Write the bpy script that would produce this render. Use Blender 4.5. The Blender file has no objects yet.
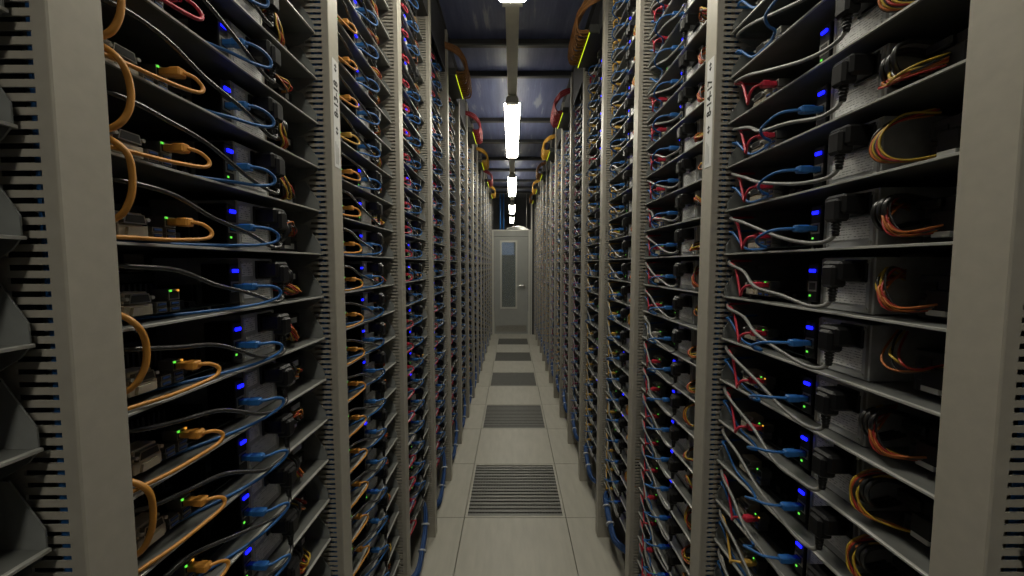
import bpy, math, random
import numpy as np
from mathutils import Vector, Matrix

random.seed(7)
scene = bpy.context.scene
COL = scene.collection
PI = math.pi

# ------------------------------------------------------------------ camera, world, exposure
CAM_H, CAM_PITCH, CAM_F = 1.493, 0.0623, 374.63
cam_data = bpy.data.cameras.new('camera')
cam_data.sensor_width = 36.0
cam_data.lens = CAM_F / 1024 * 36.0
cam_data.clip_start = 0.02
cam = bpy.data.objects.new('camera', cam_data)
COL.objects.link(cam)
cam.location = (0, 0, CAM_H)
cam.rotation_euler = (PI / 2 - CAM_PITCH, 0, 0)
scene.camera = cam

world = bpy.data.worlds.new('world')
scene.world = world
world.use_nodes = True
world.node_tree.nodes['Background'].inputs[0].default_value = (0.5, 0.6, 0.8, 1)
world.node_tree.nodes['Background'].inputs[1].default_value = 0.01

vs = scene.view_settings
vs.view_transform = 'Standard'
vs.look = 'None'
vs.gamma = 1
vs.use_curve_mapping = False
vs.exposure = 0.0
LAMP = 28.0            # ceiling diffuser radiance

# ------------------------------------------------------------------ dimensions
XL, XR = -0.4188, 0.4672          # aisle faces of the posts
SL, SR = -0.4458, 0.4981          # front lips of the trays
Y0, P, WP = 0.3521, 0.5373, 0.0481
ZS, S = 1.5182, 0.0998            # one tray height, tray spacing
TW = P - WP - 0.012               # tray width
ZTOP = 3.0
NR = 14
TX, TY = 0.0187, 2.1268           # floor tile grid
Y_DOOR = 7.93

def proj(X, Y, z):
    z -= CAM_H
    d = Y * math.cos(CAM_PITCH) - z * math.sin(CAM_PITCH)
    if d < 0.03: return None
    u = Y * math.sin(CAM_PITCH) + z * math.cos(CAM_PITCH)
    return 512 + CAM_F * X / d, 288 - CAM_F * u / d

# ------------------------------------------------------------------ materials
MATS = {}
def mat(name, col, rough=0.5, metal=0.0, noise=0.0, scale=20.0, emis=None, estr=0.0, bump=0.0, spec=0.5, stretch=None, sample=True):
    m = bpy.data.materials.new(name)
    m.use_nodes = True
    nt = m.node_tree
    b = nt.nodes['Principled BSDF']
    b.inputs['Base Color'].default_value = (*col, 1)
    b.inputs['Roughness'].default_value = rough
    b.inputs['Metallic'].default_value = metal
    b.inputs['Specular IOR Level'].default_value = spec
    if noise or bump:
        tc = nt.nodes.new('ShaderNodeTexCoord')
        mp = nt.nodes.new('ShaderNodeMapping')
        nt.links.new(tc.outputs['Object'], mp.inputs[0])
        if stretch: mp.inputs['Scale'].default_value = stretch
        nz = nt.nodes.new('ShaderNodeTexNoise')
        nz.inputs['Scale'].default_value = scale
        nz.inputs['Detail'].default_value = 4
        nt.links.new(mp.outputs[0], nz.inputs['Vector'])
        if noise:
            rp = nt.nodes.new('ShaderNodeValToRGB')
            rp.color_ramp.elements[0].position = 0.3
            rp.color_ramp.elements[1].position = 0.7
            rp.color_ramp.elements[0].color = (*[c * (1 - noise) for c in col], 1)
            rp.color_ramp.elements[1].color = (*[min(1, c * (1 + noise)) for c in col], 1)
            nt.links.new(nz.outputs['Fac'], rp.inputs[0])
            nt.links.new(rp.outputs[0], b.inputs['Base Color'])
        if bump:
            bp = nt.nodes.new('ShaderNodeBump')
            bp.inputs['Strength'].default_value = bump
            bp.inputs['Distance'].default_value = 0.002
            nt.links.new(nz.outputs['Fac'], bp.inputs['Height'])
            nt.links.new(bp.outputs[0], b.inputs['Normal'])
    if emis:
        b.inputs['Emission Color'].default_value = (*emis, 1)
        b.inputs['Emission Strength'].default_value = estr
        if not sample: m.cycles.emission_sampling = 'NONE'
    MATS[name] = m
    return m

mat('post_paint', (0.40, 0.375, 0.315), 0.42, 0, 0.05, 60, bump=0.08)
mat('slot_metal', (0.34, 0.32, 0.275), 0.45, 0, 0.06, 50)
mat('rack_dark', (0.03, 0.03, 0.032), 0.6, 0, 0.2, 30)
mat('tray', (0.15, 0.155, 0.148), 0.36, 0.15, 0.15, 25)
mat('tray_side', (0.22, 0.23, 0.225), 0.42, 0.15, 0.15, 25)
mat('lip', (0.50, 0.50, 0.47), 0.32, 0.3)
mat('pcb', (0.012, 0.022, 0.02), 0.4, 0, 0.5, 200)
mat('black', (0.007, 0.007, 0.008), 0.38, spec=0.4)
mat('black_soft', (0.006, 0.006, 0.0065), 0.42, spec=0.35)
mat('steel', (0.36, 0.35, 0.32), 0.35, 0.8, 0.1, 60)
mat('connector', (0.55, 0.50, 0.40), 0.4, 0.2, 0.1, 90)
mat('psu_metal', (0.52, 0.53, 0.53), 0.42, 0.15, 0.12, 50)
mat('usb_blue', (0.03, 0.09, 0.32), 0.4)
mat('fin', (0.10, 0.10, 0.105), 0.4, 0.6)
mat('drive', (0.03, 0.03, 0.033), 0.5, 0.3, 0.2, 60)
mat('white_plastic', (0.66, 0.66, 0.64), 0.5)
mat('cable_blue', (0.020, 0.115, 0.34), 0.42)
mat('cable_orange', (0.58, 0.26, 0.045), 0.42)
mat('cable_red', (0.46, 0.022, 0.045), 0.42)
mat('cable_yellow', (0.60, 0.36, 0.07), 0.42)
mat('cable_purple', (0.30, 0.055, 0.13), 0.42)
mat('cable_grey', (0.33, 0.32, 0.29), 0.42)
mat('cord', (0.03, 0.03, 0.03), 0.26, spec=0.8)
mat('cord_light', (0.19, 0.19, 0.18), 0.35, spec=0.6)
mat('wire_red', (0.36, 0.025, 0.018), 0.45)
mat('wire_orange', (0.44, 0.13, 0.025), 0.45)
mat('wire_yellow', (0.50, 0.34, 0.035), 0.45)
mat('wire_black', (0.02, 0.02, 0.02), 0.3, spec=0.8)
mat('led_blue', (0.01, 0.01, 0.1), 0.4, emis=(0.006, 0.008, 1.0), estr=3.0, sample=False)
mat('led_green', (0.02, 0.1, 0.01), 0.4, emis=(0.16, 1.0, 0.08), estr=0.9, sample=False)
mat('led_amber', (0.2, 0.1, 0.01), 0.4, emis=(1.0, 0.45, 0.05), estr=0.9, sample=False)
mat('led_strip', (0.3, 0.4, 0.02), 0.4, emis=(0.75, 0.9, 0.02), estr=0.9, sample=False)
mat('switch_body', (0.06, 0.062, 0.058), 0.5, 0.2, 0.1, 30)
mat('bundle_brown', (0.27, 0.115, 0.03), 0.5, 0, 0.15, 40)
mat('bundle_red', (0.20, 0.012, 0.02), 0.5, 0, 0.15, 40)
mat('bundle_yellow', (0.50, 0.27, 0.03), 0.5, 0, 0.15, 40)
mat('bundle_grey', (0.10, 0.10, 0.10), 0.5, 0, 0.15, 40)  # dark grey puts the unlit bundle's shade into the colour
mat('tie', (0.42, 0.44, 0.48), 0.5)
mat('bundle_blue', (0.014, 0.06, 0.20), 0.45, 0, 0.2, 30)
mat('tile', (0.40, 0.385, 0.33), 0.42, 0, 0.07, 9, stretch=(3, 0.6, 1), spec=0.4)
mat('tile_edge', (0.05, 0.05, 0.045), 0.6)
mat('grate', (0.13, 0.13, 0.118), 0.45, 0.2, 0.1, 30)
mat('plenum', (0.012, 0.012, 0.012), 0.8, 0, 0.2, 5)
mat('wall_dark', (0.05, 0.052, 0.056), 0.7, 0, 0.1, 4)
mat('wall_back', (0.012, 0.012, 0.013), 0.7, 0, 0.15, 4)
mat('door_paint', (0.36, 0.37, 0.35), 0.35, 0.1, 0.03, 10)
mat('door_trim', (0.58, 0.58, 0.53), 0.35, 0.3, 0.03, 10)
mat('roof_bar', (0.05, 0.05, 0.05), 0.5, 0.3, 0.1, 10)
mat('roof_edge', (0.16, 0.16, 0.145), 0.45, 0.4, 0.1, 10)
mat('rail', (0.55, 0.53, 0.43), 0.45, 0.1, 0.05, 20)
mat('lamp_cap', (0.55, 0.53, 0.46), 0.4)
mat('diffuser', (0.9, 0.9, 0.85), 0.5, emis=(1.0, 0.95, 0.80), estr=LAMP)
mat('far_glow_panel', (0.1, 0.1, 0.12), 0.3, emis=(0.55, 0.68, 1.0), estr=0.45)  # glow of the panel added behind the door glass
mat('handle', (0.8, 0.8, 0.78), 0.25, 0.5)
mat('pipe', (0.75, 0.75, 0.72), 0.4, 0.2)
mat('ink', (0.015, 0.015, 0.015), 0.6)
mat('ink_grey', (0.35, 0.35, 0.34), 0.6)
mat('sticker', (0.66, 0.66, 0.65), 0.5, 0, 0.03, 80)

def roof_material():
    m = mat('roof_panel', (0.13, 0.155, 0.26), 0.3, 0.0)
    nt = m.node_tree; b = nt.nodes['Principled BSDF']
    tc = nt.nodes.new('ShaderNodeTexCoord')
    mp = nt.nodes.new('ShaderNodeMapping'); mp.inputs['Scale'].default_value = (1, 0.12, 1)
    nt.links.new(tc.outputs['Object'], mp.inputs[0])
    n1 = nt.nodes.new('ShaderNodeTexNoise'); n1.inputs['Scale'].default_value = 22; n1.inputs['Detail'].default_value = 6
    nt.links.new(mp.outputs[0], n1.inputs['Vector'])
    r1 = nt.nodes.new('ShaderNodeValToRGB')
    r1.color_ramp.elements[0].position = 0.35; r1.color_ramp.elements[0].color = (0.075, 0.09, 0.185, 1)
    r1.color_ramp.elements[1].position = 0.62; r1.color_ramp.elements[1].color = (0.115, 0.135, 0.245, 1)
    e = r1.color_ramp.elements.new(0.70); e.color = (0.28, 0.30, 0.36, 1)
    nt.links.new(n1.outputs['Fac'], r1.inputs[0])
    nt.links.new(r1.outputs[0], b.inputs['Base Color'])
    wv = nt.nodes.new('ShaderNodeTexWave'); wv.inputs['Scale'].default_value = 14; wv.inputs['Distortion'].default_value = 1.5
    wv.bands_direction = 'X'
    nt.links.new(tc.outputs['Object'], wv.inputs['Vector'])
    bp = nt.nodes.new('ShaderNodeBump'); bp.inputs['Strength'].default_value = 0.05; bp.inputs['Distance'].default_value = 0.01
    nt.links.new(wv.outputs['Fac'], bp.inputs['Height'])
    nt.links.new(bp.outputs[0], b.inputs['Normal'])
    b.inputs['Roughness'].default_value = 0.42
roof_material()

def label_material():
    m = mat('psu_label', (0.6, 0.6, 0.59), 0.45)
    nt = m.node_tree; b = nt.nodes['Principled BSDF']
    tc = nt.nodes.new('ShaderNodeTexCoord')
    wv = nt.nodes.new('ShaderNodeTexWave'); wv.bands_direction = 'Z'; wv.inputs['Scale'].default_value = 80
    nt.links.new(tc.outputs['Object'], wv.inputs['Vector'])
    nz = nt.nodes.new('ShaderNodeTexNoise'); nz.inputs['Scale'].default_value = 260
    nt.links.new(tc.outputs['Object'], nz.inputs['Vector'])
    mu = nt.nodes.new('ShaderNodeMath'); mu.operation = 'MULTIPLY'
    nt.links.new(wv.outputs['Fac'], mu.inputs[0]); nt.links.new(nz.outputs['Fac'], mu.inputs[1])
    rp = nt.nodes.new('ShaderNodeValToRGB')
    rp.color_ramp.elements[0].position = 0.44; rp.color_ramp.elements[0].color = (0.90, 0.90, 0.88, 1)
    rp.color_ramp.elements[1].position = 0.54; rp.color_ramp.elements[1].color = (0.30, 0.30, 0.30, 1)
    nt.links.new(mu.outputs[0], rp.inputs[0]); nt.links.new(rp.outputs[0], b.inputs['Base Color'])
label_material()

def glass_material():
    m = mat('door_glass', (0.45, 0.5, 0.5), 0.06)
    nt = m.node_tree; b = nt.nodes['Principled BSDF']
    tr = nt.nodes.new('ShaderNodeBsdfTransparent'); tr.inputs[0].default_value = (0.75, 0.82, 0.85, 1)
    mx = nt.nodes.new('ShaderNodeMixShader'); mx.inputs[0].default_value = 0.5
    nt.links.new(tr.outputs[0], mx.inputs[1]); nt.links.new(b.outputs[0], mx.inputs[2])
    nt.links.new(mx.outputs[0], nt.nodes['Material Output'].inputs[0])
    b.inputs['Base Color'].default_value = (0.26, 0.28, 0.27, 1)
glass_material()

# ------------------------------------------------------------------ mesh builder
def catmull(pts, n):
    pts = [Vector(p) for p in pts]
    if len(pts) == 2 or n <= 1: return pts
    out = []
    for i in range(len(pts) - 1):
        p0 = pts[max(i - 1, 0)]; p1 = pts[i]; p2 = pts[i + 1]; p3 = pts[min(i + 2, len(pts) - 1)]
        for j in range(n):
            t = j / n
            out.append(0.5 * ((2 * p1) + (p2 - p0) * t + (2 * p0 - 5 * p1 + 4 * p2 - p3) * t * t + (3 * p1 - p0 - 3 * p2 + p3) * t ** 3))
    out.append(pts[-1])
    return out

class MB:
    def __init__(s):
        s.v = []; s.f = []; s.m = []; s.sm = []; s.mats = []
    def mi(s, name):
        if name not in s.mats: s.mats.append(name)
        return s.mats.index(name)
    def add(s, verts, faces, material, smooth=False):
        o = len(s.v); k = s.mi(material)
        s.v += [tuple(v) for v in verts]
        for f in faces:
            s.f.append(tuple(i + o for i in f)); s.m.append(k); s.sm.append(smooth)
        return s
    def box(s, x0, x1, y0, y1, z0, z1, m):
        v = [(x0,y0,z0),(x1,y0,z0),(x1,y1,z0),(x0,y1,z0),(x0,y0,z1),(x1,y0,z1),(x1,y1,z1),(x0,y1,z1)]
        return s.add(v, [(0,3,2,1),(4,5,6,7),(0,1,5,4),(1,2,6,5),(2,3,7,6),(3,0,4,7)], m)
    def cbox(s, x0, x1, y0, y1, z0, z1, c, m):
        """chamfered box"""
        X = (x0, x1); Y = (y0, y1); Z = (z0, z1)
        v = []; idx = {}
        for a in (0, 1):
            for b in (0, 1):
                for d in (0, 1):
                    sx, sy, sz = (1, -1)[a], (1, -1)[b], (1, -1)[d]
                    for ax in range(3):
                        p = [X[a], Y[b], Z[d]]
                        for q, sg in enumerate((sx, sy, sz)):
                            if q != ax: p[q] += sg * c
                        idx[(a, b, d, ax)] = len(v); v.append(p)
        f = []
        for ax in range(3):
            for side in (0, 1):
                o = [q for q in range(3) if q != ax]
                loop = []
                for i, j in ((0,0),(1,0),(1,1),(0,1)):
                    k = [0,0,0]; k[ax] = side; k[o[0]] = i; k[o[1]] = j
                    loop.append(idx[(*k, ax)])
                f.append(loop)
        for ax in range(3):
            o = [q for q in range(3) if q != ax]
            for i in (0, 1):
                for j in (0, 1):
                    k0 = [0,0,0]; k0[o[0]] = i; k0[o[1]] = j; k1 = list(k0); k1[ax] = 1
                    f.append([idx[(*k0, o[0])], idx[(*k1, o[0])], idx[(*k1, o[1])], idx[(*k0, o[1])]])
        for a in (0, 1):
            for b in (0, 1):
                for d in (0, 1):
                    f.append([idx[(a, b, d, 0)], idx[(a, b, d, 1)], idx[(a, b, d, 2)]])
        cx = Vector(((x0+x1)/2, (y0+y1)/2, (z0+z1)/2))
        ff = []
        for q in f:
            p = [Vector(v[i]) for i in q]
            n = (p[1]-p[0]).cross(p[2]-p[0])
            cen = sum(p, Vector()) / len(p)
            ff.append(tuple(q) if n.dot(cen - cx) > 0 else tuple(reversed(q)))
        return s.add(v, ff, m)
    def prism(s, poly, axis, a0, a1, m):
        """polygon (2-D) extruded along axis 'x','y','z'"""
        def P3(p, a):
            return {'x': (a, p[0], p[1]), 'y': (p[0], a, p[1]), 'z': (p[0], p[1], a)}[axis]
        n = len(poly)
        v = [P3(p, a0) for p in poly] + [P3(p, a1) for p in poly]
        f = [tuple(range(n)), tuple(range(2*n-1, n-1, -1))]
        f += [(i, n+i, n+(i+1) % n, (i+1) % n) for i in range(n)]
        return s.add(v, f, m)
    def tube(s, pts, r, m, sides=6, seg=5, cap=True):
        pts = catmull(pts, seg)
        n = len(pts); rs = r if isinstance(r, (list, tuple)) else [r] * n
        T = [(pts[min(i+1, n-1)] - pts[max(i-1, 0)]).normalized() for i in range(n)]
        up = Vector((0, 0, 1)) if abs(T[0].z) < 0.9 else Vector((1, 0, 0))
        N = (up - T[0] * up.dot(T[0])).normalized()
        v = []
        for i in range(n):
            if i:
                N = N - T[i] * N.dot(T[i])
                N = N.normalized() if N.length > 1e-6 else T[i].orthogonal().normalized()
            B = T[i].cross(N)
            for k in range(sides):
                a = 2 * PI * k / sides
                v.append(pts[i] + (N * math.cos(a) + B * math.sin(a)) * rs[min(i, len(rs)-1)])
        f = []
        for i in range(n - 1):
            for k in range(sides):
                k2 = (k + 1) % sides
                f.append((i*sides+k, i*sides+k2, (i+1)*sides+k2, (i+1)*sides+k))
        s.add(v, f, m, True)
        if cap:
            o = len(s.v) - n * sides
            km = s.mi(m)
            s.f.append(tuple(o + k for k in reversed(range(sides)))); s.m.append(km); s.sm.append(False)
            s.f.append(tuple(o + (n-1)*sides + k for k in range(sides))); s.m.append(km); s.sm.append(False)
        return s
    def cyl(s, p0, p1, r, m, sides=10):
        return s.tube([p0, p1], r, m, sides, 1)
    def merge(s, o, M=None):
        off = len(s.v)
        s.v += [tuple(M @ Vector(v)) for v in o.v] if M else o.v
        mm = [s.mi(n) for n in o.mats]
        for f, k, sm in zip(o.f, o.m, o.sm):
            s.f.append(tuple(i + off for i in f)); s.m.append(mm[k]); s.sm.append(sm)
        return s
    def mesh(s, name):
        me = bpy.data.meshes.new(name)
        me.from_pydata(s.v, [], s.f)
        for n in s.mats: me.materials.append(MATS[n])
        me.polygons.foreach_set('material_index', s.m)
        me.polygons.foreach_set('use_smooth', s.sm)
        me.update()
        return me

def obj(name, data, parent=None, loc=None, rz=0.0):
    if isinstance(data, MB): data = data.mesh(name)
    o = bpy.data.objects.new(name, data)
    COL.objects.link(o)
    if parent: o.parent = parent
    if loc is not None: o.location = loc
    if rz: o.rotation_euler = (0, 0, rz)
    return o

def tag(o, label, cat, group=None):
    o['label'] = label; o['category'] = cat
    if group: o['group'] = group
    return o
def struct(o, label=None):
    o['kind'] = 'structure'
    if label: o['label'] = label
    return o

# ------------------------------------------------------------------ floor
fl = MB(); fl.box(-1.25, 1.35, -1.95, 12.0, -0.34, -0.30, 'plenum')
floor = struct(obj('floor', fl), 'raised access floor of square grey tiles with air grates')
tm = MB()
g = 0.0018
tm.cbox(g, .6-g, g, .6-g, -.03, 0, .0012, 'tile')
tile_me = tm.mesh('floor_tile')
gm = MB()
for a in ((g, .6-g, g, .016), (g, .6-g, .584, .6-g), (g, .016, .016, .584), (.584, .6-g, .016, .584)):
    gm.box(*a, -.03, 0, 'tile')
grate_frame_me = gm.mesh('floor_grate')
gb = MB()
nb = 16; step = (.584 - .016) / nb
for i in range(nb):
    y0 = .016 + i * step
    gb.box(.016, .584, y0 + .004, y0 + step - .010, -.022, -.003, 'grate')
for i in range(31):
    x = .016 + (i + .5) * (.568 / 31)
    gb.box(x - .0022, x + .0022, .016, .584, -.024, -.008, 'grate')
grate_me = gb.mesh('grate_bars')
for ix in range(-2, 3):
    for k in range(-6, 17):
        x0 = TX - .3 + ix * .6
        y0 = TY + k * .6
        if ix == 0 and k % 2 == 0 and k <= 8:
            t = obj('floor_grate', grate_frame_me, floor, (x0, y0, 0))
            t['label'] = 'steel ventilation grate tile'
            obj('grate_bars', grate_me, t)
        else:
            obj('floor_tile', tile_me, floor, (x0, y0, 0))

# ------------------------------------------------------------------ outer shell
w = MB(); w.box(-1.3, -1.25, -0.2, 12.0, -.34, 3.6, 'wall_back'); struct(obj('wall_left', w))
w = MB(); w.box(1.35, 1.40, -0.2, 12.0, -.34, 3.6, 'wall_back'); struct(obj('wall_right', w))
w = MB(); w.box(-1.3, 1.4, 12.0, 12.05, -.34, 3.6, 'wall_dark'); struct(obj('wall_far', w))
w = MB(); w.box(-1.3, 1.4, -1.95, -1.90, -.34, 3.6, 'wall_dark')
w.box(-1.3, -.44, -1.90, -.20, 0.0, 3.0, 'wall_dark'); w.box(.49, 1.4, -1.90, -.20, 0.0, 3.0, 'wall_dark')  # unseen solid blocks added to stop lamp leaks beside the aisle and bounce light
struct(obj('wall_near_and_light_blocks', w))
w = MB(); w.box(-1.3, 1.4, -1.95, 12.05, 3.6, 3.65, 'wall_dark'); ceil_room = struct(obj('ceiling', w))

# aisle roof: panels between cross bars
bars_y = [-1.6, -0.35, 0.22, 1.47, 1.90, 2.64, 3.06, 4.00, 4.67, 5.42, 6.05, 6.80, 7.40, 7.90]
pts = sorted(bars_y)
for i in range(len(pts) - 1):
    pm = MB(); pm.box(XL - .03, XR + .03, pts[i] + .012, pts[i+1] - .012, ZTOP + .012, ZTOP + .018, 'roof_panel')
    obj('roof_panel', pm, ceil_room)
bm_ = MB(); bm_.box(XL, XR, -.016, .016, ZTOP - .03, ZTOP + .012, 'roof_bar'); bm_.box(XL, XR, -.018, -.016, ZTOP - .032, ZTOP - .020, 'roof_edge')
bar_me = bm_.mesh('roof_bar')
for y in pts: obj('roof_bar', bar_me, ceil_room, (0, y, 0))

# ------------------------------------------------------------------ end door
fr = MB()
fr.box(-.428, -.385, Y_DOOR, Y_DOOR + .07, 0, 2.20, 'door_trim')
fr.box(.345, .395, Y_DOOR, Y_DOOR + .07, 0, 2.20, 'door_trim')
fr.box(-.385, .345, Y_DOOR, Y_DOOR + .07, 2.09, 2.20, 'door_paint')
fr.box(-.44, .40, Y_DOOR - .01, Y_DOOR + .08, 2.20, 2.225, 'door_trim')
fr.box(-.428, .395, Y_DOOR - .006, Y_DOOR + .07, 0.0, .012, 'door_trim')
fr.box(-1.3, -.428, Y_DOOR + .01, Y_DOOR + .05, 0, 3.0, 'wall_dark')
fr.box(.395, 1.4, Y_DOOR + .01, Y_DOOR + .05, 0, 3.0, 'wall_dark')
fr.box(-.428, -.40, Y_DOOR + .01, Y_DOOR + .05, 2.225, 3.0, 'roof_bar')
fr.box(.40, .425, Y_DOOR, Y_DOOR + .05, 0, 3.0, 'door_trim')
wb = struct(obj('wall_back', fr), 'grey door frame and end partition closing the aisle')
lf = MB(); D0, D1 = Y_DOOR + .012, Y_DOOR + .055
lf.box(-.378, -.245, D0, D1, .015, 2.083, 'door_paint')
lf.box(.105, .338, D0, D1, .015, 2.083, 'door_paint')
lf.box(-.245, .105, D0, D1, .015, .575, 'door_paint')
lf.box(-.245, .105, D0, D1, 1.985, 2.083, 'door_paint')
door = struct(obj('door_1', lf), 'grey metal door with a tall narrow glass pane at the aisle end')
wf = MB()
wf.box(-.252, -.215, D0 - .012, D0, .555, 2.0, 'door_trim'); wf.box(.075, .112, D0 - .012, D0, .555, 2.0, 'door_trim')
wf.box(-.215, .075, D0 - .012, D0, .555, .592, 'door_trim'); wf.box(-.215, .075, D0 - .012, D0, 1.963, 2.0, 'door_trim')
obj('window_frame', wf, door)
gl = MB(); gl.box(-.243, .103, D0 + .015, D0 + .021, .577, 1.983, 'door_glass'); obj('glass_pane', gl, door)
kp = MB(); kp.box(-.34, .30, D0 - .003, D0, .06, .20, 'steel'); obj('kick_plate', kp, door)
hd = MB(); hd.cbox(.245, .275, D0 - .012, D0, .98, 1.10, .004, 'steel')
hd.tube([(.26, D0 - .01, 1.055), (.26, D0 - .05, 1.055), (.235, D0 - .058, 1.055), (.14, D0 - .058, 1.052)], .016, 'handle', 8, 4)
obj('door_handle', hd, door)
kc = MB(); kc.cyl((.26, D0 - .018, .955), (.26, D0, .955), .013, 'steel', 10); obj('lock_cylinder', kc, door)
# room beyond the door
wn = MB(); wn.box(-.36, .06, 11.97, 11.995, 1.80, 2.20, 'far_glow_panel'); wnf = MB()  # glowing panel made up for the bluish patch in the door glass
wnf.box(-.40, .10, 11.96, 11.998, 1.74, 1.80, 'wall_dark'); wnf.box(-.40, .10, 11.96, 11.998, 2.20, 2.26, 'wall_dark')
glow_panel = struct(obj('glow_panel_1', wnf), 'pale blue glowing panel added behind the door glass'); obj('glass_pane', wn, glow_panel)
pp = MB(); pp.tube([(-.1, 10.2, 2.42), (.05, 10.0, 2.43), (.2, 9.7, 2.42), (.36, 9.3, 2.31), (.46, 9.0, 2.2)], .07, 'pipe', 12, 5)
pp.cyl((.05, 10.0, 2.45), (.05, 10.0, 3.6), .01, 'steel', 6); pp.cyl((.36, 9.3, 2.33), (.36, 9.3, 3.6), .01, 'steel', 6)
pipe = obj('duct_pipe', pp); tag(pipe, 'white curved pipe seen above the end door', 'pipe')
for i, x in enumerate((-.30, -.22)):
    q = MB(); q.cyl((x, 9.6 + i * .2, 2.2), (x, 9.6 + i * .2, 3.6), .022, 'cable_blue', 8)
    tag(obj('riser_pipe', q), ['thin blue riser pipe above the door, farther left', 'thin blue riser pipe above the door, nearer the light'][i], 'pipe', 'blue riser pipes')

# ------------------------------------------------------------------ lights
LZ = 2.75
lamp_names = {0: 'nearest long white ceiling lamp, cut off by the top of the picture',
              1: 'longest bright white lamp in view, hanging over the middle of the aisle',
              2: 'second bright white lamp down the aisle, before the end door',
              3: 'small bright lamp directly above the end door',
              4: 'smallest white lamp beyond the end door'}
lamp_y = [(0.44, 1.88), (3.06, 4.50), (5.57, 7.02), (8.12, 9.40), (10.2, 11.4)]
LXC = 0.002
for i, (a, b) in enumerate(lamp_y):
    root = tag(obj('ceiling_lamp', None, None, (LXC, a, LZ)), lamp_names[i], 'lamp', 'aisle ceiling lamps')
    h = MB(); h.prism([(-.055, .02), (-.03, .075), (.03, .075), (.055, .02)], 'y', -.02, b - a + .02, 'rail'); obj('housing', h, root)
    d = MB(); d.prism([(-.064, .022), (-.064, .008), (-.056, 0), (.056, 0), (.064, .008), (.064, .022)], 'y', 0, b - a, 'diffuser'); obj('diffuser', d, root)
    for q, (ya, yb) in enumerate(((-.06, -.001), (b - a + .001, b - a + .04))):
        c = MB(); c.prism([(-.05, .004), (-.045, .045), (.045, .045), (.05, .004)], 'y', ya, yb, 'lamp_cap'); obj('end_cap', c, root)
    for yy in (.25, b - a - .25):
        c = MB(); c.cyl((0, yy, .075), (0, yy, ZTOP - LZ + (.01 if b < 7.9 else .6)), .004, 'steel', 6); obj('hanger', c, root)
# lamp behind the camera
root = tag(obj('ceiling_lamp', None, None, (LXC, -1.75, LZ)), 'white ceiling lamp over the aisle behind the viewer', 'lamp', 'aisle ceiling lamps')
h = MB(); h.prism([(-.055, .02), (-.03, .075), (.03, .075), (.055, .02)], 'y', -.02, 1.2, 'rail'); obj('housing', h, root)
d = MB(); d.prism([(-.064, .022), (-.064, .008), (-.056, 0), (.056, 0), (.064, .008), (.064, .022)], 'y', 0, 1.18, 'diffuser'); obj('diffuser', d, root)

rl = MB(); rl.box(LXC - .03, LXC + .03, -1.85, 7.85, LZ + .076, LZ + .112, 'rail')
rl.box(LXC - .036, LXC - .03, -1.85, 7.85, LZ + .07, LZ + .118, 'rail'); rl.box(LXC + .03, LXC + .036, -1.85, 7.85, LZ + .07, LZ + .118, 'rail')
tag(obj('lamp_rail', rl), 'long straight beige rail carrying the lamps along the aisle', 'rail')

# ------------------------------------------------------------------ racks
ROT = {'L': PI / 2, 'R': -PI / 2}
def side_x(s, front='post'):
    return (XL if s == 'L' else XR) if front == 'post' else (SL if s == 'L' else SR)
def rack_origin(s, k, x):
    """local origin: left end (as seen from the aisle) of the bay in rack k"""
    y = Y0 + (k - 1) * P + WP if s == 'L' else Y0 + k * P
    return (x, y, 0)
ORD = ['', 'first', 'second', 'third', 'fourth', 'fifth', 'sixth', 'seventh', 'eighth', 'ninth', 'tenth', 'eleventh', 'twelfth',
       'thirteenth', 'fourteenth', 'fifteenth', 'sixteenth', 'seventeenth', 'eighteenth', 'nineteenth', 'twentieth']
for t in ORD[1:10]: ORD.append('twenty-' + t)
ORD += ['thirtieth']
def rack_phrase(s, k):
    sd = 'left' if s == 'L' else 'right'
    return ('cropped %s-edge rack' % sd) if k == 0 else ('%s full %s rack' % (ORD[k], sd))

PITCH = S / 8
def flange_mesh(x0, x1):
    """slotted side plate of a post: webs between real openings"""
    b = MB()
    b.box(x0, x1, .003, .0162, 0, ZTOP, 'slot_metal')
    b.box(x0, x1, .056, .080, 0, ZTOP, 'slot_metal')
    z = .10; prev = 0.0
    zz = ZS - S * 14 - .006
    while zz < ZTOP - .06:
        b.box(x0, x1, .0162, .056, prev, zz, 'slot_metal')
        prev = zz + .0056
        zz += PITCH
    b.box(x0, x1, .0162, .056, prev, ZTOP, 'slot_metal')
    return b.mesh('slotted_flange')
pf = MB(); pf.cbox(0, WP, 0, .0035, 0, ZTOP, .0012, 'post_paint')
pf.box(.006, WP - .006, .078, .080, 0, ZTOP, 'rack_dark')
post_me = pf.mesh('upright_post')
flange_a = flange_mesh(0.0006, .0026)
flange_b = flange_mesh(WP - .0026, WP - .0006)
rp = MB(); rp.box(0, WP, .50, .53, 0, ZTOP, 'slot_metal'); rear_me = rp.mesh('rear_post')
tp = MB(); tp.box(0, P - .001, .001, .53, ZTOP + .0, ZTOP + .011, 'rack_dark'); top_me = tp.mesh('top_plate')
bs = MB(); bs.box(0, P - WP, .06, .50, .28, .295, 'rack_dark'); bs.box(0, P - WP, .40, .43, .0, .28, 'rack_dark'); base_me = bs.mesh('base_shelf')
bp_ = MB(); bp_.box(.002, P - WP - .002, .012, .016, 2.735, ZTOP - .004, 'rack_dark'); blank_me = bp_.mesh('blank_panel')

def has_switch(s, k):
    return k >= 2 and ((s == 'L' and k % 2 == 1) or (s == 'R' and k % 2 == 0))
def tray_top(s, k):
    if k <= 2: return 13
    if s == 'R' and k == 3: return 13
    return 11

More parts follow.
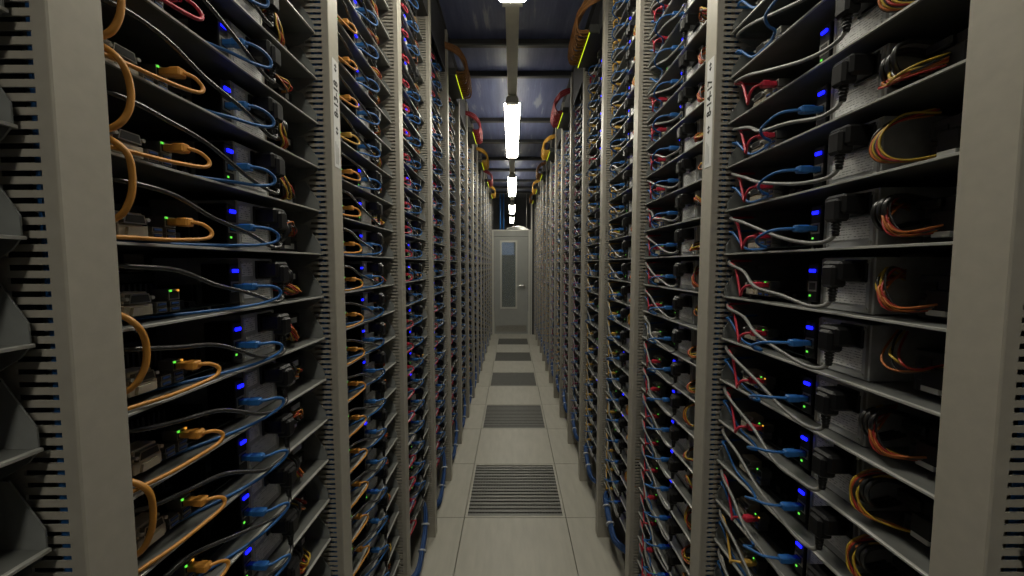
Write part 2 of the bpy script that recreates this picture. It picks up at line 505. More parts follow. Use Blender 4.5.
def text_mesh(txt, size, m):
    cu = bpy.data.curves.new('txt', 'FONT'); cu.body = txt; cu.size = size; cu.align_x = 'CENTER'; cu.align_y = 'CENTER'; cu.extrude = .0002; cu.offset = .0007; cu.resolution_u = 2
    to = bpy.data.objects.new('txt', cu); COL.objects.link(to)
    dg = bpy.context.evaluated_depsgraph_get()
    me = bpy.data.meshes.new_from_object(to.evaluated_get(dg))
    bpy.data.objects.remove(to)
    me.materials.clear(); me.materials.append(MATS[m])
    return me

for s in 'LR':
    for k in range(0, NR + 1):
        o = rack_origin(s, k, side_x(s))
        root = obj('server_rack', None, None, o, ROT[s])
        sd = 'left' if s == 'L' else 'right'
        if k == 0: lab = 'beige slotted-post server rack cut off by the %s picture edge' % sd
        elif k == 1: lab = 'nearest full server rack on the %s, numbered sticker on its far post' % sd
        elif k == NR: lab = 'farthest narrow server rack on the %s, beside the end door' % sd
        else: lab = 'beige server rack with slotted posts, %s from the viewer on the %s' % (ORD[k], sd)
        tag(root, lab, 'rack', 'server racks on the %s' % sd)
        # the post at the far end of the bay (camera's view): L -> right end, R -> left end
        ends = [P - WP if s == 'L' else -WP]
        if k == 0: ends.append(-WP if s == 'L' else P - WP)
        for xe in ends:
            po = obj('upright_post', post_me, root, (xe, 0, 0))
            obj('slotted_flange', flange_a, po); obj('slotted_flange', flange_b, po)
            obj('rear_post', rear_me, root, (xe, 0, 0))
            if k == 1:
                st = MB(); st.box(.012, .042, -.0008, .0003, 1.725, 1.975, 'sticker')
                stk = obj('rack_label', st, po); stk['label'] = 'white sticker with rack numbers and arrows'
                tme = text_mesh('8-13-18' if s == 'L' else '8-14-17', .027, 'ink')
                tme.transform(Matrix.Translation((.027, -.0010, 1.885)) @ Matrix.Rotation(PI/2, 4, 'X') @ Matrix.Rotation(PI/2, 4, 'Z'))
                obj('lettering', tme, stk)
                am = MB()
                for zc in (1.957, 1.812):
                    for dz in (1, -1):
                        am.prism([(.027 - .006, zc + dz * .003), (.027 + .006, zc + dz * .003), (.027, zc + dz * .010)], 'y', -.0013, -.0008, 'ink')
                    am.box(.0262, .0278, -.0013, -.0008, zc - .004, zc + .004, 'ink')
                obj('arrow_mark', am, stk)
                fp = MB()
                for q in range(3):
                    fp.box(.018 + q * .006, .0196 + q * .006, -.0012, -.0008, 1.733, 1.785 - q * .006, 'ink_grey')
                obj('small_print', fp, stk)
        obj('top_plate', top_me, root, (0 if s == 'L' else -WP, 0, 0))
        obj('base_shelf', base_me, root)
        if k >= 4 and not has_switch(s, k): obj('blank_panel', blank_me, root)

# ------------------------------------------------------------------ server tray parts (local: x along the lip, y into the rack, z up)
def m_pan():
    b = MB()
    b.box(0, TW, .004, .42, -.0016, 0, 'tray')
    b.prism([(-.0004, -.0024), (-.0004, .0004), (.0008, .0010), (.0042, .0010), (.0042, -.0024)], 'x', 0, TW, 'lip')
    return b
def m_side(x0, x1):
    b = MB(); b.prism([(.003, 0), (.003, .020), (.034, .068), (.42, .068), (.42, 0)], 'x', x0, x1, 'tray_side'); return b
def m_under(x0, x1):
    b = MB(); b.prism([(.001, -.0016), (.010, -.012), (.040, -.030), (.40, -.030), (.40, -.0016)], 'x', x0, x1, 'tray_side'); return b
def m_board():
    b = MB(); b.box(.02, .215, .034, .26, .008, .0096, 'pcb')
    for (x, y) in ((.03, .05), (.2, .05), (.03, .24), (.2, .24)): b.box(x-.003, x+.003, y-.003, y+.003, 0, .008, 'steel')
    b.box(.14, .152, .045, .10, .0096, .022, 'black'); b.box(.16, .172, .045, .09, .0096, .018, 'black')
    return b
def m_serial():
    b = MB(); b.cbox(.046, .084, .026, .055, .0098, .024, .001, 'connector')
    b.cbox(.049, .081, .030, .055, .0242, .040, .001, 'connector')
    b.prism([(.0505, .0258), (.0795, .0258), (.077, .0375), (.053, .0375)], 'y', .0235, .030, 'steel')
    b.prism([(.0525, .0272), (.0775, .0272), (.0755, .0362), (.0545, .0362)], 'y', .0232, .0236, 'ink')
    b.prism([(.053, .0115), (.077, .0115), (.075, .021), (.055, .021)], 'y', .022, .027, 'connector')
    return b
def m_screw(x):
    b = MB(); b.cyl((x, .0225, .032), (x, .030, .032), .0024, 'lip', 6)
    return b
def m_usb(x, z):
    b = MB()
    for dz in (0, .0078):
        b.box(x, x+.0145, .0255, .045, z+dz, z+dz+.0068, 'steel')
        b.box(x+.0012, x+.0133, .0250, .0256, z+dz+.001, z+dz+.0058, 'ink')
        b.box(x+.002, x+.0125, .0246, .0252, z+dz+.0026, z+dz+.0048, 'usb_blue')
    return b
def m_rj(x, z):
    b = MB(); b.box(x, x+.0165, .026, .047, z, z+.0145, 'steel'); b.box(x+.002, x+.0145, .0254, .0262, z+.002, z+.012, 'ink')
    return b
def m_dot(x, z, m, y=.0246, r=.0013):
    b = MB(); b.box(x-r, x+r, y, y+.0014, z-r, z+r, m); return b
def m_cooler(n=9):
    b = MB(); b.box(.11, .185, .11, .185, .0098, .016, 'fin')
    for i in range(n): b.box(.11 + i*.075/n, .1135 + i*.075/n, .11, .185, .016, .045, 'fin')
    b.cbox(.112, .183, .112, .183, .046, .064, .003, 'black')
    return b
def m_ram(x):
    b = MB(); b.box(x, x+.003, .07, .20, .0098, .042, 'pcb'); return b
PX0, PX1 = .246, .338
def m_psu():
    b = MB(); b.cbox(PX0, PX1, .030, .18, .001, .086, .0012, 'psu_metal')
    b.box(PX0-.001, PX0+.004, .0292, .031, .003, .084, 'steel'); b.box(PX1-.006, PX1-.002, .0292, .031, .003, .084, 'steel')
    for (x, z) in ((PX0+.008, .008), (PX1-.010, .008), (PX0+.008, .079), (PX1-.010, .079)): b.cyl((x, .028, z), (x, .031, z), .0026, 'lip', 6)
    return b
def m_label():
    b = MB(); b.box(PX0+.010, PX1-.012, .0288, .0299, .014, .046, 'psu_label'); return b
def m_label2():
    b = MB(); b.box(PX0+.008, PX0+.034, .0288, .0299, .054, .078, 'psu_label'); return b
def m_inlet():
    b = MB(); b.cbox(.288, .328, .0265, .031, .048, .082, .0015, 'black'); return b
def m_module():
    b = MB(); b.cbox(.220, .242, .026, .075, .0098, .076, .0015, 'black')
    b.box(.2215, .2405, .0254, .0262, .028, .046, 'steel'); b.box(.2245, .2375, .0250, .0256, .031, .043, 'ink')
    return b
def m_bled():
    b = MB()
    b.cbox(.2250, .2375, .0225, .0262, .0610, .0670, .0010, 'led_blue')
    return b
def m_gled(): return m_dot(.2265, .0205, 'led_green', .0250, .0016)
def m_drive(z):
    b = MB(); b.cbox(.378, .466, .052, .20, z, z+.025, .0015, 'drive'); b.box(.384, .40, .0505, .0524, z+.004, z+.016, 'black'); return b
def m_drlabel(z):
    b = MB(); b.box(.418, .452, .0508, .0522, z+.006, z+.018, 'white_plastic'); return b

def harness_paths(seed):
    r = random.Random(seed)
    out = []
    cols = ['wire_yellow', 'wire_orange', 'wire_red', 'wire_black', 'wire_orange', 'wire_yellow', 'wire_black', 'wire_red']
    style = seed % 5
    for i in range(8):
        c = cols[(i + seed) % 8]
        j = lambda a: r.uniform(-a, a)
        o = i * .0022
        if style == 0:
            pts = [(.337, .075, .052 + o), (.350 + o, .030 + j(.006), .060 + j(.012)), (.358 + o, .012 + j(.004), .036 + j(.006)), (.376 + o, .016 + j(.006), .016 + j(.004)), (.402 + o, .050, .012 + o)]
        elif style == 1:
            pts = [(.337, .070, .040 + o), (.348 + o, .022 + j(.004), .044 + o), (.366 + o, .008 + j(.005), .056 + j(.008)), (.386 + o, .018 + j(.006), .044 + j(.008)), (.405 + o * .6, .052, .040 + o * .5)]
        elif style == 3:
            if i > 5: continue
            pts = [(.372 + o, .060, .076 + j(.004)), (.356 + o, .030, .074 + j(.004)), (.346 + o, .012 + j(.003), .058), (.344 + o * 1.2, .006 + j(.003), .036), (.354 + o * 1.5, .010 + j(.004), .017), (.376 + o, .030, .012), (.404 + o * .5, .052, .012 + o * .4)]
        elif style == 4:
            if i % 2: continue
            pts = [(.345 + o, .062, .080), (.362 + o, .030 + j(.006), .062 + j(.008)), (.372 + o * 2, .016 + j(.006), .044 + j(.006)), (.392 + o, .022 + j(.006), .034 + j(.006)), (.414, .052, .040 + o * .5)]
        else:
            pts = [(.337, .075, .030 + o), (.346 + o, .020 + j(.005), .022 + o), (.360 + o, .006 + j(.004), .014 + o * .5), (.384 + o, .012 + j(.006), .022 + j(.006)), (.408, .050, .024 + o)]
        out.append((c, pts))
    return out
def m_wires(seed, col, sides=5, seg=4):
    b = MB()
    for c, pts in harness_paths(seed):
        if c == col: b.tube(pts, .00155, c, sides, seg, False)
    return b
def m_coil(seed):
    r = random.Random(seed + 90)
    b = MB()
    for q in range(3):
        x = .350 + q * .0075
        z0 = .045 + r.uniform(-.006, .008)
        pts = [(x, .06, z0 - .014), (x, .026, z0 - .020), (x + .002, .010, z0 - .004), (x + .003, .012, z0 + .014), (x + .004, .034, z0 + .022), (x + .012, .07, z0 + .012)]
        b.tube(pts, .0030, 'wire_black', 6, 4, False)
    b.cbox(.372, .402, .045, .060, .048, .060, .002, 'black')
    return b
def m_plugs():
    b = MB(); b.cbox(.398, .420, .040, .054, .009, .017, .001, 'white_plastic'); b.cbox(.398, .422, .040, .053, .016, .042, .001, 'black'); return b

# shared meshes of the near tray
PAN = m_pan().mesh('tray_pan')
SIDES = [m_side(0, .0015).mesh('side_wall'), m_side(TW - .0015, TW).mesh('side_wall')]
UNDER = [m_under(.0022, .0037).mesh('lower_gusset'), m_under(TW - .0037, TW - .0022).mesh('lower_gusset')]
BOARD = m_board().mesh('motherboard')
SERIAL = m_serial().mesh('serial_port'); SCREW = [m_screw(x).mesh('jack_screw') for x in (.0485, .0815)]
USB1 = m_usb(.0885, .0098).mesh('usb_port'); USB2 = m_usb(.1080, .0098).mesh('usb_port')
RJ = m_rj(.1070, .0260).mesh('network_port'); RJG = m_dot(.1095, .0385, 'led_green').mesh('status_light'); RJA = m_dot(.1210, .0385, 'led_amber').mesh('status_light')
COOL = m_cooler().mesh('heat_sink'); RAM = [m_ram(.195).mesh('memory_module'), m_ram(.204).mesh('memory_module')]
PSU = m_psu().mesh('power_supply'); LAB = m_label().mesh('rating_label'); LAB2 = m_label2().mesh('rating_label'); INLET = m_inlet().mesh('power_inlet')
MODU = m_module().mesh('led_controller'); BLED = m_bled().mesh('status_light'); GLED = m_gled().mesh('status_light')
DRV = [m_drive(.004).mesh('hard_drive'), m_drive(.036).mesh('hard_drive')]; DLB = [m_drlabel(.004).mesh('drive_label'), m_drlabel(.036).mesh('drive_label')]
NV = 10
WIRES = {sd: {c: m_wires(sd, c).mesh('wire') for c in ('wire_yellow', 'wire_orange', 'wire_red', 'wire_black')} for sd in range(NV)}
COIL = [m_coil(i).mesh('coiled_lead') for i in range(3)]
PLUGS = m_plugs().mesh('wire_harness')

def near_tray(root, v, rr):
    obj('tray_pan', PAN, root)
    for m in SIDES: obj('side_wall', m, root)
    for m in UNDER: obj('lower_gusset', m, root)
    mb = obj('motherboard', BOARD, root)
    obj('heat_sink', COOL, mb)
    for m in RAM: obj('memory_module', m, mb)
    sp = obj('serial_port', SERIAL, root); [obj('jack_screw', q, sp) for q in SCREW]
    obj('usb_port', USB1, root); obj('usb_port', USB2, root)
    rj = obj('network_port', RJ, root); obj('status_light', RJG, rj)
    if rr.random() < .6: obj('status_light', RJA, rj)
    ps = obj('power_supply', PSU, root); obj('rating_label', LAB, ps); obj('rating_label', LAB2, ps); obj('power_inlet', INLET, ps)
    lc = obj('led_controller', MODU, root)
    if rr.random() < .88: obj('status_light', BLED, lc)['label'] = 'glowing blue light'
    if rr.random() < .6: obj('status_light', GLED, lc)['label'] = 'small green light'
    for m, l in zip(DRV, DLB):
        d = obj('hard_drive', m, root); obj('drive_label', l, d)
    hs = obj('wire_harness', PLUGS, root)
    for c, m in WIRES[v % NV].items():
        if len(m.vertices): obj('wire', m, hs)['label'] = c.split('_')[1] + ' power wires'
    if rr.random() < .6: obj('coiled_lead', COIL[v % 3], root)

# mid tray: fewer, joined parts
def m_io():
    b = MB(); b.merge(m_board()).merge(m_serial()).merge(m_usb(.0885, .0098)).merge(m_usb(.108, .0098)).merge(m_rj(.107, .026)).merge(m_dot(.1095, .0385, 'led_green'))
    b.merge(m_cooler(4)); return b
def m_harness(seed, sides=4, seg=3):
    b = m_plugs()
    for c, pts in harness_paths(seed): b.tube(pts, .0017, c, sides, seg, False)
    return b
IO = m_io().mesh('motherboard')
HARN = [m_harness(i).mesh('wire_harness') for i in range(NV)]
PSUL = MB().merge(m_label()).merge(m_label2()).mesh('rating_label')
PSUI = MB().merge(m_psu()).merge(m_inlet()).mesh('power_supply')
def mid_tray(root, v, rr):
    obj('tray_pan', PAN, root)
    for m in SIDES: obj('side_wall', m, root)
    for m in UNDER: obj('lower_gusset', m, root)
    obj('motherboard', IO, root)
    ps = obj('power_supply', PSUI, root); obj('rating_label', PSUL, ps)
    lc = obj('led_controller', MODU, root)
    if rr.random() < .85: obj('status_light', BLED, lc)['label'] = 'glowing blue light'
    if rr.random() < .5: obj('status_light', GLED, lc)['label'] = 'small green light'
    for m, l in zip(DRV, DLB):
        d = obj('hard_drive', m, root); obj('drive_label', l, d)
    obj('wire_harness', HARN[v % NV], root)

def m_far(seed, lit=True):
    b = MB(); b.merge(m_pan())
    for a in ((0, .0015), (TW - .0015, TW)): b.merge(m_side(*a))
    for a in ((.0022, .0037), (TW - .0037, TW - .0022)): b.merge(m_under(*a))
    b.box(.02, .215, .034, .26, .008, .0096, 'pcb')
    b.box(.046, .084, .024, .055, .0098, .040, 'connector')
    b.box(.0885, .125, .0255, .047, .0098, .026, 'steel'); b.box(.107, .1235, .0255, .047, .026, .0405, 'steel')
    b.box(.090, .102, .0248, .0256, .012, .024, 'usb_blue')
    b.box(PX0, PX1, .030, .18, .001, .086, 'psu_metal'); b.box(.288, .328, .0265, .031, .048, .082, 'black')
    b.merge(m_label())
    b.box(.220, .242, .026, .075, .0098, .076, 'black')
    if lit: b.merge(m_bled())
    if seed % 2: b.merge(m_gled())
    for z in (.004, .036): b.box(.378, .466, .052, .20, z, z + .025, 'drive'); b.merge(m_drlabel(z))
    for i, (c, pts) in enumerate(harness_paths(seed)):
        if i % 2 == 0: b.tube(pts, .0022, c, 3, 2, False)
    return b
FAR_MB = [m_far(i, i != 4) for i in range(NV)]
FAR = [b.mesh('server_tray') for b in FAR_MB]

# ------------------------------------------------------------------ cables (local tray coordinates)
def J(r, p, a): return tuple(c + r.uniform(-a, a) for c in p)
def cord_pts(seed, side):
    r = random.Random(1000 + seed)
    sag = r.uniform(0, 1)
    if side == 'L':
        return [(.308, -.004, .034), (.308, -.006, .016), (.298, -.010, .0065 + .002 * sag), (.270, -.012, .0075), J(r, (.215, -.012, .022), .005),
                J(r, (.150, -.006, .048), .006), J(r, (.090, .000, .066), .006), (.040, .010, .074 + r.uniform(-.006, .004)), (.012, .060, .078)]
    return [(.308, -.004, .034), (.306, -.006, .018), (.296, -.010, .008 + .003 * sag), (.270, -.013, .0065 + .004 * sag), J(r, (.220, -.014, .016), .005),
            J(r, (.150, -.012, .036), .008), J(r, (.085, -.008, .062), .006), (.030, -.002, .078 + r.uniform(-.004, .004)), (.008, .016, .084), (.006, .07, .084)]
def m_cord(seed, side, sides=7, seg=5):
    b = MB(); b.tube(cord_pts(seed, side), .0033, 'cord' if side == 'L' else 'cord_light', sides, seg, False); return b
def m_cplug():
    b = MB(); b.cbox(.290, .326, -.010, .0262, .050, .080, .004, 'black_soft')
    b.cbox(.296, .320, -.016, .008, .040, .074, .004, 'black_soft'); return b
def m_relief():
    b = MB()
    for i in range(5):
        z = .041 - i * .0046; q = .0066 - i * .0005
        b.cyl((.308, -.0045, z), (.308, -.0047, z - .0030), q, 'black_soft', 8)
    b.cyl((.308, -.0045, .045), (.308, -.005, .018), .0044, 'black_soft', 8)
    return b
def blue_pts(seed, side):
    r = random.Random(2000 + seed)
    if side == 'L':
        k = r.uniform(.7, 1.25)
        return [(.231, .004, .037), (.233, -.014, .038), (.243 + .008 * k, -.024, .0365), (.256 + .012 * k, -.027, .028), (.256 + .009 * k, -.024, .016),
                (.235, -.016, .0085), (.200, -.006, .0060), (.165, .012, .0042), (.125, .032, .0036), (.070, .055, .0036), (.020, .080, .0040), (.008, .12, .008)]
    k = r.uniform(.0, 1.0)
    return [(.231, .004, .037), (.229, -.014, .037), (.222, -.034, .036), (.205, -.044 + .006 * k, .032), (.180, -.042, .022), (.168, -.028, .012),
            (.160, -.010, .0075), (.120, .004, .0060), J(r, (.07, .008, .010), .002), (.030, .004, .040 + .01 * k), (.008, .012, .050), (.006, .08, .055)]
def m_bcord(seed, side, sides=6, seg=4):
    b = MB(); b.tube(blue_pts(seed, side), .0026, 'cable_blue', sides, seg, False); return b
def m_bplug():
    b = MB(); b.cbox(.2255, .2365, .008, .026, .0325, .0415, .001, 'cable_blue')
    b.cbox(.2245, .2375, -.010, .012, .0310, .0430, .002, 'cable_blue'); return b
def data_pts(seed, side):
    r = random.Random(3000 + seed)
    if side == 'L':
        k = r.uniform(.2, 1.2)
        return [(.1152, .008, .0330), (.117, -.002, .0335), (.123 + .006 * k, -.010, .031), (.130 + .009 * k, -.014, .022), (.124 + .008 * k, -.014, .0125),
                (.104, -.010, .0085), (.070, -.006, .0065), (.038, .000, .0065), (.012, .012, .0065), (.007, .07, .010)]
    k = r.uniform(0, 1)
    return [(.1152, .006, .0330), (.113, -.006, .0325), (.106, -.013, .029), (.097, -.014, .018 + .005 * k), (.086, -.010, .0085), (.078, -.006, .013),
            (.066, -.003, .034), (.052, .000, .058), (.034, .003, .074), (.014, .006, .081), (.007, .06, .084)]
def m_dcord(seed, side, col, sides=6, seg=4):
    b = MB(); b.tube(data_pts(seed, side), .0027, col, sides, seg, False); return b
def m_dplug(col):
    b = MB(); b.cbox(.1095, .1210, .008, .0255, .0285, .0375, .001, col)
    b.cbox(.1085, .1220, -.003, .013, .0270, .0390, .002, col); return b

DATA_COL = {'L': ['orange', 'orange', 'orange', 'red', 'red', 'red', 'grey', 'orange', 'grey', 'yellow', 'grey', 'orange', 'grey', 'orange', 'orange'],
            'R': ['yellow', 'red', 'red', 'yellow', 'yellow', 'purple', 'purple', 'yellow', 'purple', 'yellow', 'orange', 'orange', 'yellow', 'orange', 'orange']}
CORD = {s: [m_cord(i, s).mesh('cord') for i in range(NV)] for s in 'LR'}
CPLUG = m_cplug().mesh('plug'); RELIEF = m_relief().mesh('strain_relief')
BCORD = {s: [m_bcord(i, s).mesh('cord') for i in range(NV)] for s in 'LR'}
BPLUG = m_bplug().mesh('plug')
COLS = ('orange', 'red', 'yellow', 'purple', 'grey')
DCORD = {s: {c: [m_dcord(i, s, 'cable_' + c).mesh('cord') for i in range(NV)] for c in COLS} for s in 'LR'}
DPLUG = {c: m_dplug('cable_' + c).mesh('plug') for c in COLS}
# joined low versions
CORD_LO = {s: [m_cord(i, s, 4, 2).merge(m_cplug()) for i in range(NV)] for s in 'LR'}
BLUE_LO = {s: [m_bcord(i, s, 4, 2).merge(m_bplug()) for i in range(NV)] for s in 'LR'}
DATA_LO = {s: {c: [m_dcord(i, s, 'cable_' + c, 4, 2).merge(m_dplug('cable_' + c)) for i in range(NV)] for c in COLS} for s in 'LR'}
CORD_LM = {s: [b.mesh('power_cord') for b in CORD_LO[s]] for s in 'LR'}
BLUE_LM = {s: [b.mesh('blue_patch_cable') for b in BLUE_LO[s]] for s in 'LR'}
DATA_LM = {s: {c: [b.mesh(c + '_patch_cable') for b in DATA_LO[s][c]] for c in COLS} for s in 'LR'}

# ------------------------------------------------------------------ which trays stand where
slots = []
for s in 'LR':
    for k in range(0, NR + 1):
        for n in range(-12, tray_top(s, k) + 1):
            z = ZS + S * n
            o = rack_origin(s, k, side_x(s, 'tray'))
            oy = o[1] + (.006 if s == 'L' else -.006)
            q = 0
            for t in range(13):
                y = oy + (TW * t / 12 if s == 'L' else -TW * t / 12)
                for dz in (.0, .05, .09):
                    pr = proj(o[0], y, z + dz)
                    if pr and 2 < pr[0] < 1022 and 2 < pr[1] < 574: q += 1
            if k == 0 and q:   # only the strip outside the first post shows
                q = min(q, 3)
            yc = oy + (TW / 2 if s == 'L' else -TW / 2)
            slots.append(dict(s=s, k=k, n=n, loc=(o[0], oy, z), vis=q, size=q / max(yc, .2) ** 2.5))
vis = sorted([d for d in slots if d['vis'] > 0], key=lambda d: (d['k'], -d['vis']))
single = vis[:300]
for d in single: d['one'] = True
ranks = {}
for d in sorted(vis, key=lambda d: -d['n']):
    key = (d['s'], d['k']); ranks[key] = ranks.get(key, 0) + 1; d['rank'] = ranks[key]

def tf(mbs, loc, s, acc):
    acc.append((mbs, loc, ROT[s]))
far_tr, far_c, far_b, far_d = [], [], [], []
for i, d in enumerate(slots):
    s, k, loc = d['s'], d['k'], d['loc']
    rr = random.Random(i * 13 + 5)
    v = rr.randrange(NV); vb = rr.randrange(NV); vc = rr.randrange(NV); vd = rr.randrange(NV)
    dc = DATA_COL[s][k]
    if rr.random() < .10: dc = rr.choice(['yellow', 'red', 'grey'])
    has_d = rr.random() < .93; has_b = rr.random() < .97
    if not d.get('one'):
        tf(FAR_MB[v], loc, s, far_tr); tf(CORD_LO[s][vc], loc, s, far_c)
        if has_b: tf(BLUE_LO[s][vb], loc, s, far_b)
        if has_d: tf(DATA_LO[s][dc][vd], loc, s, far_d)
        continue
    where = '%s from picture top in %s' % (ORD[d['rank']], rack_phrase(s, k))
    where2 = '%s tray from top, %s' % (ORD[d['rank']], rack_phrase(s, k))
    rz = ROT[s]
    if k <= 3:
        root = obj('server_tray', None, None, loc, rz)
        (near_tray if k <= 1 else mid_tray)(root, v, rr)
    else:
        root = obj('server_tray', FAR[v], None, loc, rz)
    tag(root, 'black open server tray, %s' % where, 'server', 'open server trays')
    if k <= 3:
        c = obj('power_cord', None, None, loc, rz); obj('cord', CORD[s][vc], c); obj('plug', CPLUG, c); obj('strain_relief', RELIEF, c)
    else: c = obj('power_cord', CORD_LM[s][vc], None, loc, rz)
    tag(c, '%s power cord with black plug, %s' % ('black' if s == 'L' else 'grey', where2), 'power cord', 'server power cords')
    if has_b:
        if k <= 3:
            c = obj('blue_patch_cable', None, None, loc, rz); obj('cord', BCORD[s][vb], c); obj('plug', BPLUG, c)
        else: c = obj('blue_patch_cable', BLUE_LM[s][vb], None, loc, rz)
        tag(c, 'blue patch cable looped on %s' % where2, 'cable', 'blue patch cables')
    if has_d:
        if k <= 3:
            c = obj(dc + '_patch_cable', None, None, loc, rz); obj('cord', DCORD[s][dc][vd], c); obj('plug', DPLUG[dc], c)
        else: c = obj(dc + '_patch_cable', DATA_LM[s][dc][vd], None, loc, rz)
        tag(c, '%s patch cable looped on %s' % (dc, where2), 'cable', '%s patch cables' % dc)

def stuff(name, acc, label, cat):
    mats = []; V = []; LV = []; LS = []; MI = []; SM = []; off = 0; cache = {}
    for mb, loc, rz in acc:
        key = id(mb)
        if key not in cache:
            mm = []
            for n in mb.mats:
                if n not in mats: mats.append(n)
                mm.append(mats.index(n))
            cache[key] = (np.array(mb.v, dtype=np.float64), np.array([i for f in mb.f for i in f], dtype=np.int64),
                          np.array([len(f) for f in mb.f], dtype=np.int64), np.array([mm[q] for q in mb.m]), np.array(mb.sm))
        v, li, ln, mi, sm = cache[key]
        c, si = math.cos(rz), math.sin(rz)
        w = np.empty_like(v)
        w[:, 0] = v[:, 0] * c - v[:, 1] * si + loc[0]; w[:, 1] = v[:, 0] * si + v[:, 1] * c + loc[1]; w[:, 2] = v[:, 2] + loc[2]
        V.append(w); LV.append(li + off); LS.append(ln); MI.append(mi); SM.append(sm); off += len(v)
    V = np.concatenate(V); LV = np.concatenate(LV); LN = np.concatenate(LS); MI = np.concatenate(MI); SM = np.concatenate(SM)
    me = bpy.data.meshes.new(name)
    me.vertices.add(len(V)); me.vertices.foreach_set('co', V.ravel())
    me.loops.add(len(LV)); me.loops.foreach_set('vertex_index', LV.astype(np.int32))
    me.polygons.add(len(LN))
    st = np.concatenate([[0], np.cumsum(LN)[:-1]]).astype(np.int32)
    me.polygons.foreach_set('loop_start', st)
    for n in mats: me.materials.append(MATS[n])
    me.polygons.foreach_set('material_index', MI.astype(np.int32)); me.polygons.foreach_set('use_smooth', SM.astype(bool))
    me.update(calc_edges=True); me.validate()
    o = obj(name, me); o['kind'] = 'stuff'
    tag(o, label, cat)
stuff('distant_server_trays', far_tr, 'remaining small server trays in the far racks towards the door', 'server')
stuff('distant_power_cords', far_c, 'remaining dark power cords of the far server trays', 'power cord')
stuff('distant_blue_cables', far_b, 'remaining tiny blue patch cables of the far server trays', 'cable')
stuff('distant_patch_cables', far_d, 'remaining tiny coloured patch cables of the far server trays', 'cable')

# ------------------------------------------------------------------ orange loops hanging behind the nearest left post
for i, n in enumerate((3, 2, 1, -1, -3)):
    z = ZS + S * n
    b = MB(); q = .004 * (i % 2)
    b.tube([(.010, .050, .030), (.022, .014, .020), (.029, -.006, .004), (.033 + q, -.008, -.022), (.030 + q, -.006, -.052), (.022, .006, -.074), (.010, .050, -.080)], .0036, 'cable_orange', 8, 5, False)
    o = rack_origin('L', 1, SL)
    c = obj('orange_cable_loop', b, None, (SL, o[1] + .006, z), ROT['L'])
    tag(c, 'thick orange cable loop bulging from the nearest left post, %s from top' % ORD[i + 1], 'cable', 'orange loops by the nearest left post')

# ------------------------------------------------------------------ switches under the roof with their cable bundles
SWC = {('L', 3): 'grey', ('L', 5): 'brown', ('L', 7): 'red', ('L', 9): 'yellow', ('L', 11): 'red', ('L', 13): 'yellow',
       ('R', 2): 'brown', ('R', 4): 'brown', ('R', 6): 'red', ('R', 8): 'yellow', ('R', 10): 'brown', ('R', 12): 'yellow', ('R', 14): 'brown'}
SZ = 2.75
sb = MB(); sb.cbox(.02, .385, -.045, .22, SZ, SZ + .046, .002, 'switch_body'); sb.box(.02, .385, -.0458, -.045, SZ + .006, SZ + .040, 'black')
SWB = sb.mesh('body')
ss = MB(); ss.box(.022, .383, -.0475, -.0440, SZ - .0035, SZ + .003, 'led_strip'); SWS = ss.mesh('light_strip')
sk = MB(); sk.box(-.0, .02, .004, .12, SZ - .01, SZ + .09, 'switch_body'); sk.box(.385, P - WP, .004, .12, SZ - .01, SZ + .09, 'switch_body')
sk.box(0, P - WP, .02, .024, SZ + .05, ZTOP - .004, 'rack_dark')
SWK = sk.mesh('bracket')
for (s, k), c in SWC.items():
    o = rack_origin(s, k, side_x(s))
    sd = 'left' if s == 'L' else 'right'
    nth = len([1 for (a, b_) in SWC if a == s and b_ <= k])
    root = obj('network_switch', None, None, o, ROT[s])
    tag(root, 'dark network switch with yellow light strip, %s from viewer atop %s row' % (ORD[nth], sd), 'switch', 'network switches above the racks')
    obj('body', SWB, root); obj('light_strip', SWS, root)['label'] = 'yellow-green light strip'; obj('bracket', SWK, root)
    bd = obj('cable_bundle', None, None, o, ROT[s])
    cname = {'grey': 'shaded dark grey', 'brown': 'orange-brown', 'red': 'red', 'yellow': 'yellow-orange'}[c]
    tag(bd, '%s cable bundle plugged into the %s switch from viewer atop %s row' % (cname, ORD[nth], sd), 'cable bundle', 'switch cable bundles')
    r = random.Random(k * 7 + ord(s))
    near = -1 if s == 'L' else 1            # towards the camera along local x
    xn = .02 if near < 0 else .385
    NC = 22
    for i in range(NC):
        x = .03 + .345 * i / (NC - 1)
        e = r.uniform(-.006, .006)
        b = MB()
        rowz = SZ + (.012 if i % 2 else .028)
        top = .020 + .030 * (i % 3) / 2
        b.tube([(x, -.044, rowz), (x + e, -.068, rowz - .006), (x + e, -.098 + r.uniform(-.006, .006), rowz + .002), (x - .3 * (x - xn) * .3, -.112, SZ + .045 + top),
                (xn + (x - xn) * .45, -.100, SZ + .075 + top), (xn + near * .022, -.080 + e, SZ + .085 + top), (xn + near * .055, -.035 + e * 2, SZ + .105 + top), (xn + near * .085, .045 + e * 2, SZ + .135 + top * .6)],
               .0056, 'bundle_' + c, 6, 4)
        obj('cable', b, bd)

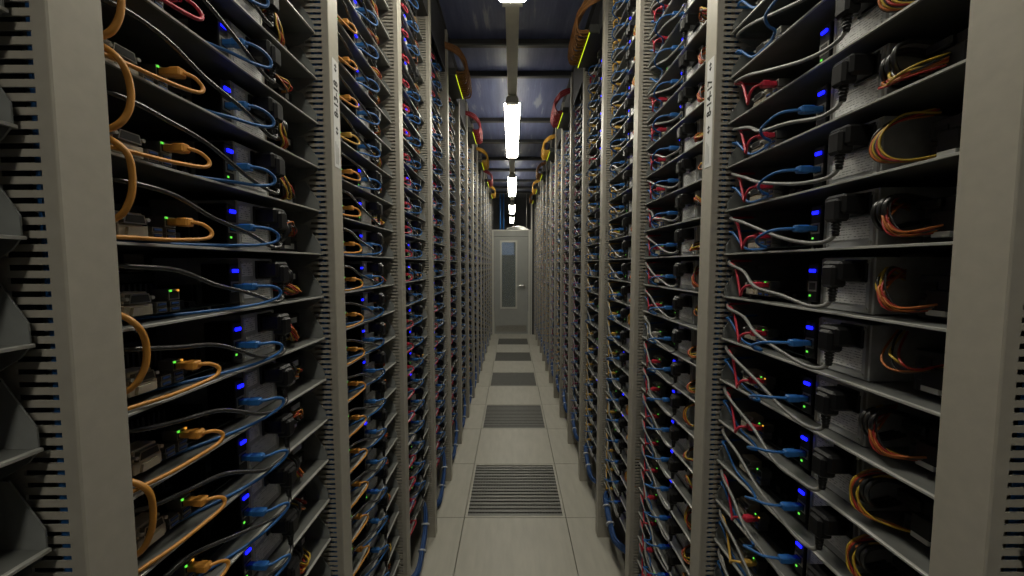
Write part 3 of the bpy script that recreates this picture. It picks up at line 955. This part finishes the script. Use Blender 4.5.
# ------------------------------------------------------------------ blue trunk bundles at the rack feet
for s in 'LR':
    for k in range(1, NR + 1):
        r = random.Random(k * 31 + ord(s))
        o = rack_origin(s, k, side_x(s))
        root = obj('blue_cable_bundle', None, None, o, ROT[s])
        sd = 'left' if s == 'L' else 'right'
        tag(root, 'thick blue cable bundle at the foot of the %s' % rack_phrase(s, k), 'cable bundle', 'blue bundles at the rack feet')
        if s == 'L': base = [(.46, .10, .25), (.43, .045, .23), (.37, .026, .16), (.28, .022, .09), (.20, .028, .045), (.14, .07, .035)]
        else: base = [(.01, .10, .27), (.03, .04, .265), (.09, .026, .235), (.17, .024, .20), (.24, .03, .165), (.29, .08, .15)]
        for i in range(9):
            a = 2 * PI * i / 8
            dx, dz = (.012 * math.cos(a), .012 * math.sin(a)) if i < 8 else (0, 0)
            pts_ = [(p[0] + dx * .5 + r.uniform(-.006, .006), p[1] + dx * .6, p[2] + dz + r.uniform(-.006, .006)) for p in base]
            b = MB(); b.tube(pts_, .0058, 'bundle_blue', 6, 4); obj('cable', b, root)
        for q in (2, 3):
            p = Vector(base[q]); t = (Vector(base[q+1]) - Vector(base[q-1])).normalized()
            b = MB(); b.tube([p - t * .004, p + t * .004], .0215, 'tie', 10, 1); obj('cable_tie', b, root)

# ------------------------------------------------------------------ blue cables inside the nearest hollow posts
for s, k in (('L', 0), ('R', 0), ('L', 1), ('R', 1)):
    o = rack_origin(s, k, side_x(s))
    xe = P - WP if s == 'L' else -WP
    root = obj('blue_riser_cables', None, None, (o[0], o[1], .0), ROT[s])
    tag(root, 'dark blue cables rising inside the slotted post, %s post on the %s' % (['nearest', 'second nearest'][k], 'left' if s == 'L' else 'right'), 'cable', 'blue risers inside posts')
    r = random.Random(k * 5 + ord(s))
    for i in range(3):
        b = MB(); x = xe + .012 + .011 * i
        b.tube([(x + r.uniform(-.003, .003), .028 + .012 * i + r.uniform(-.004, .004), z) for z in (0.0, .4, .8, 1.2, 1.6, 2.0, 2.4, 2.9)], .0045, 'cable_blue', 6, 3)
        obj('cable', b, root)
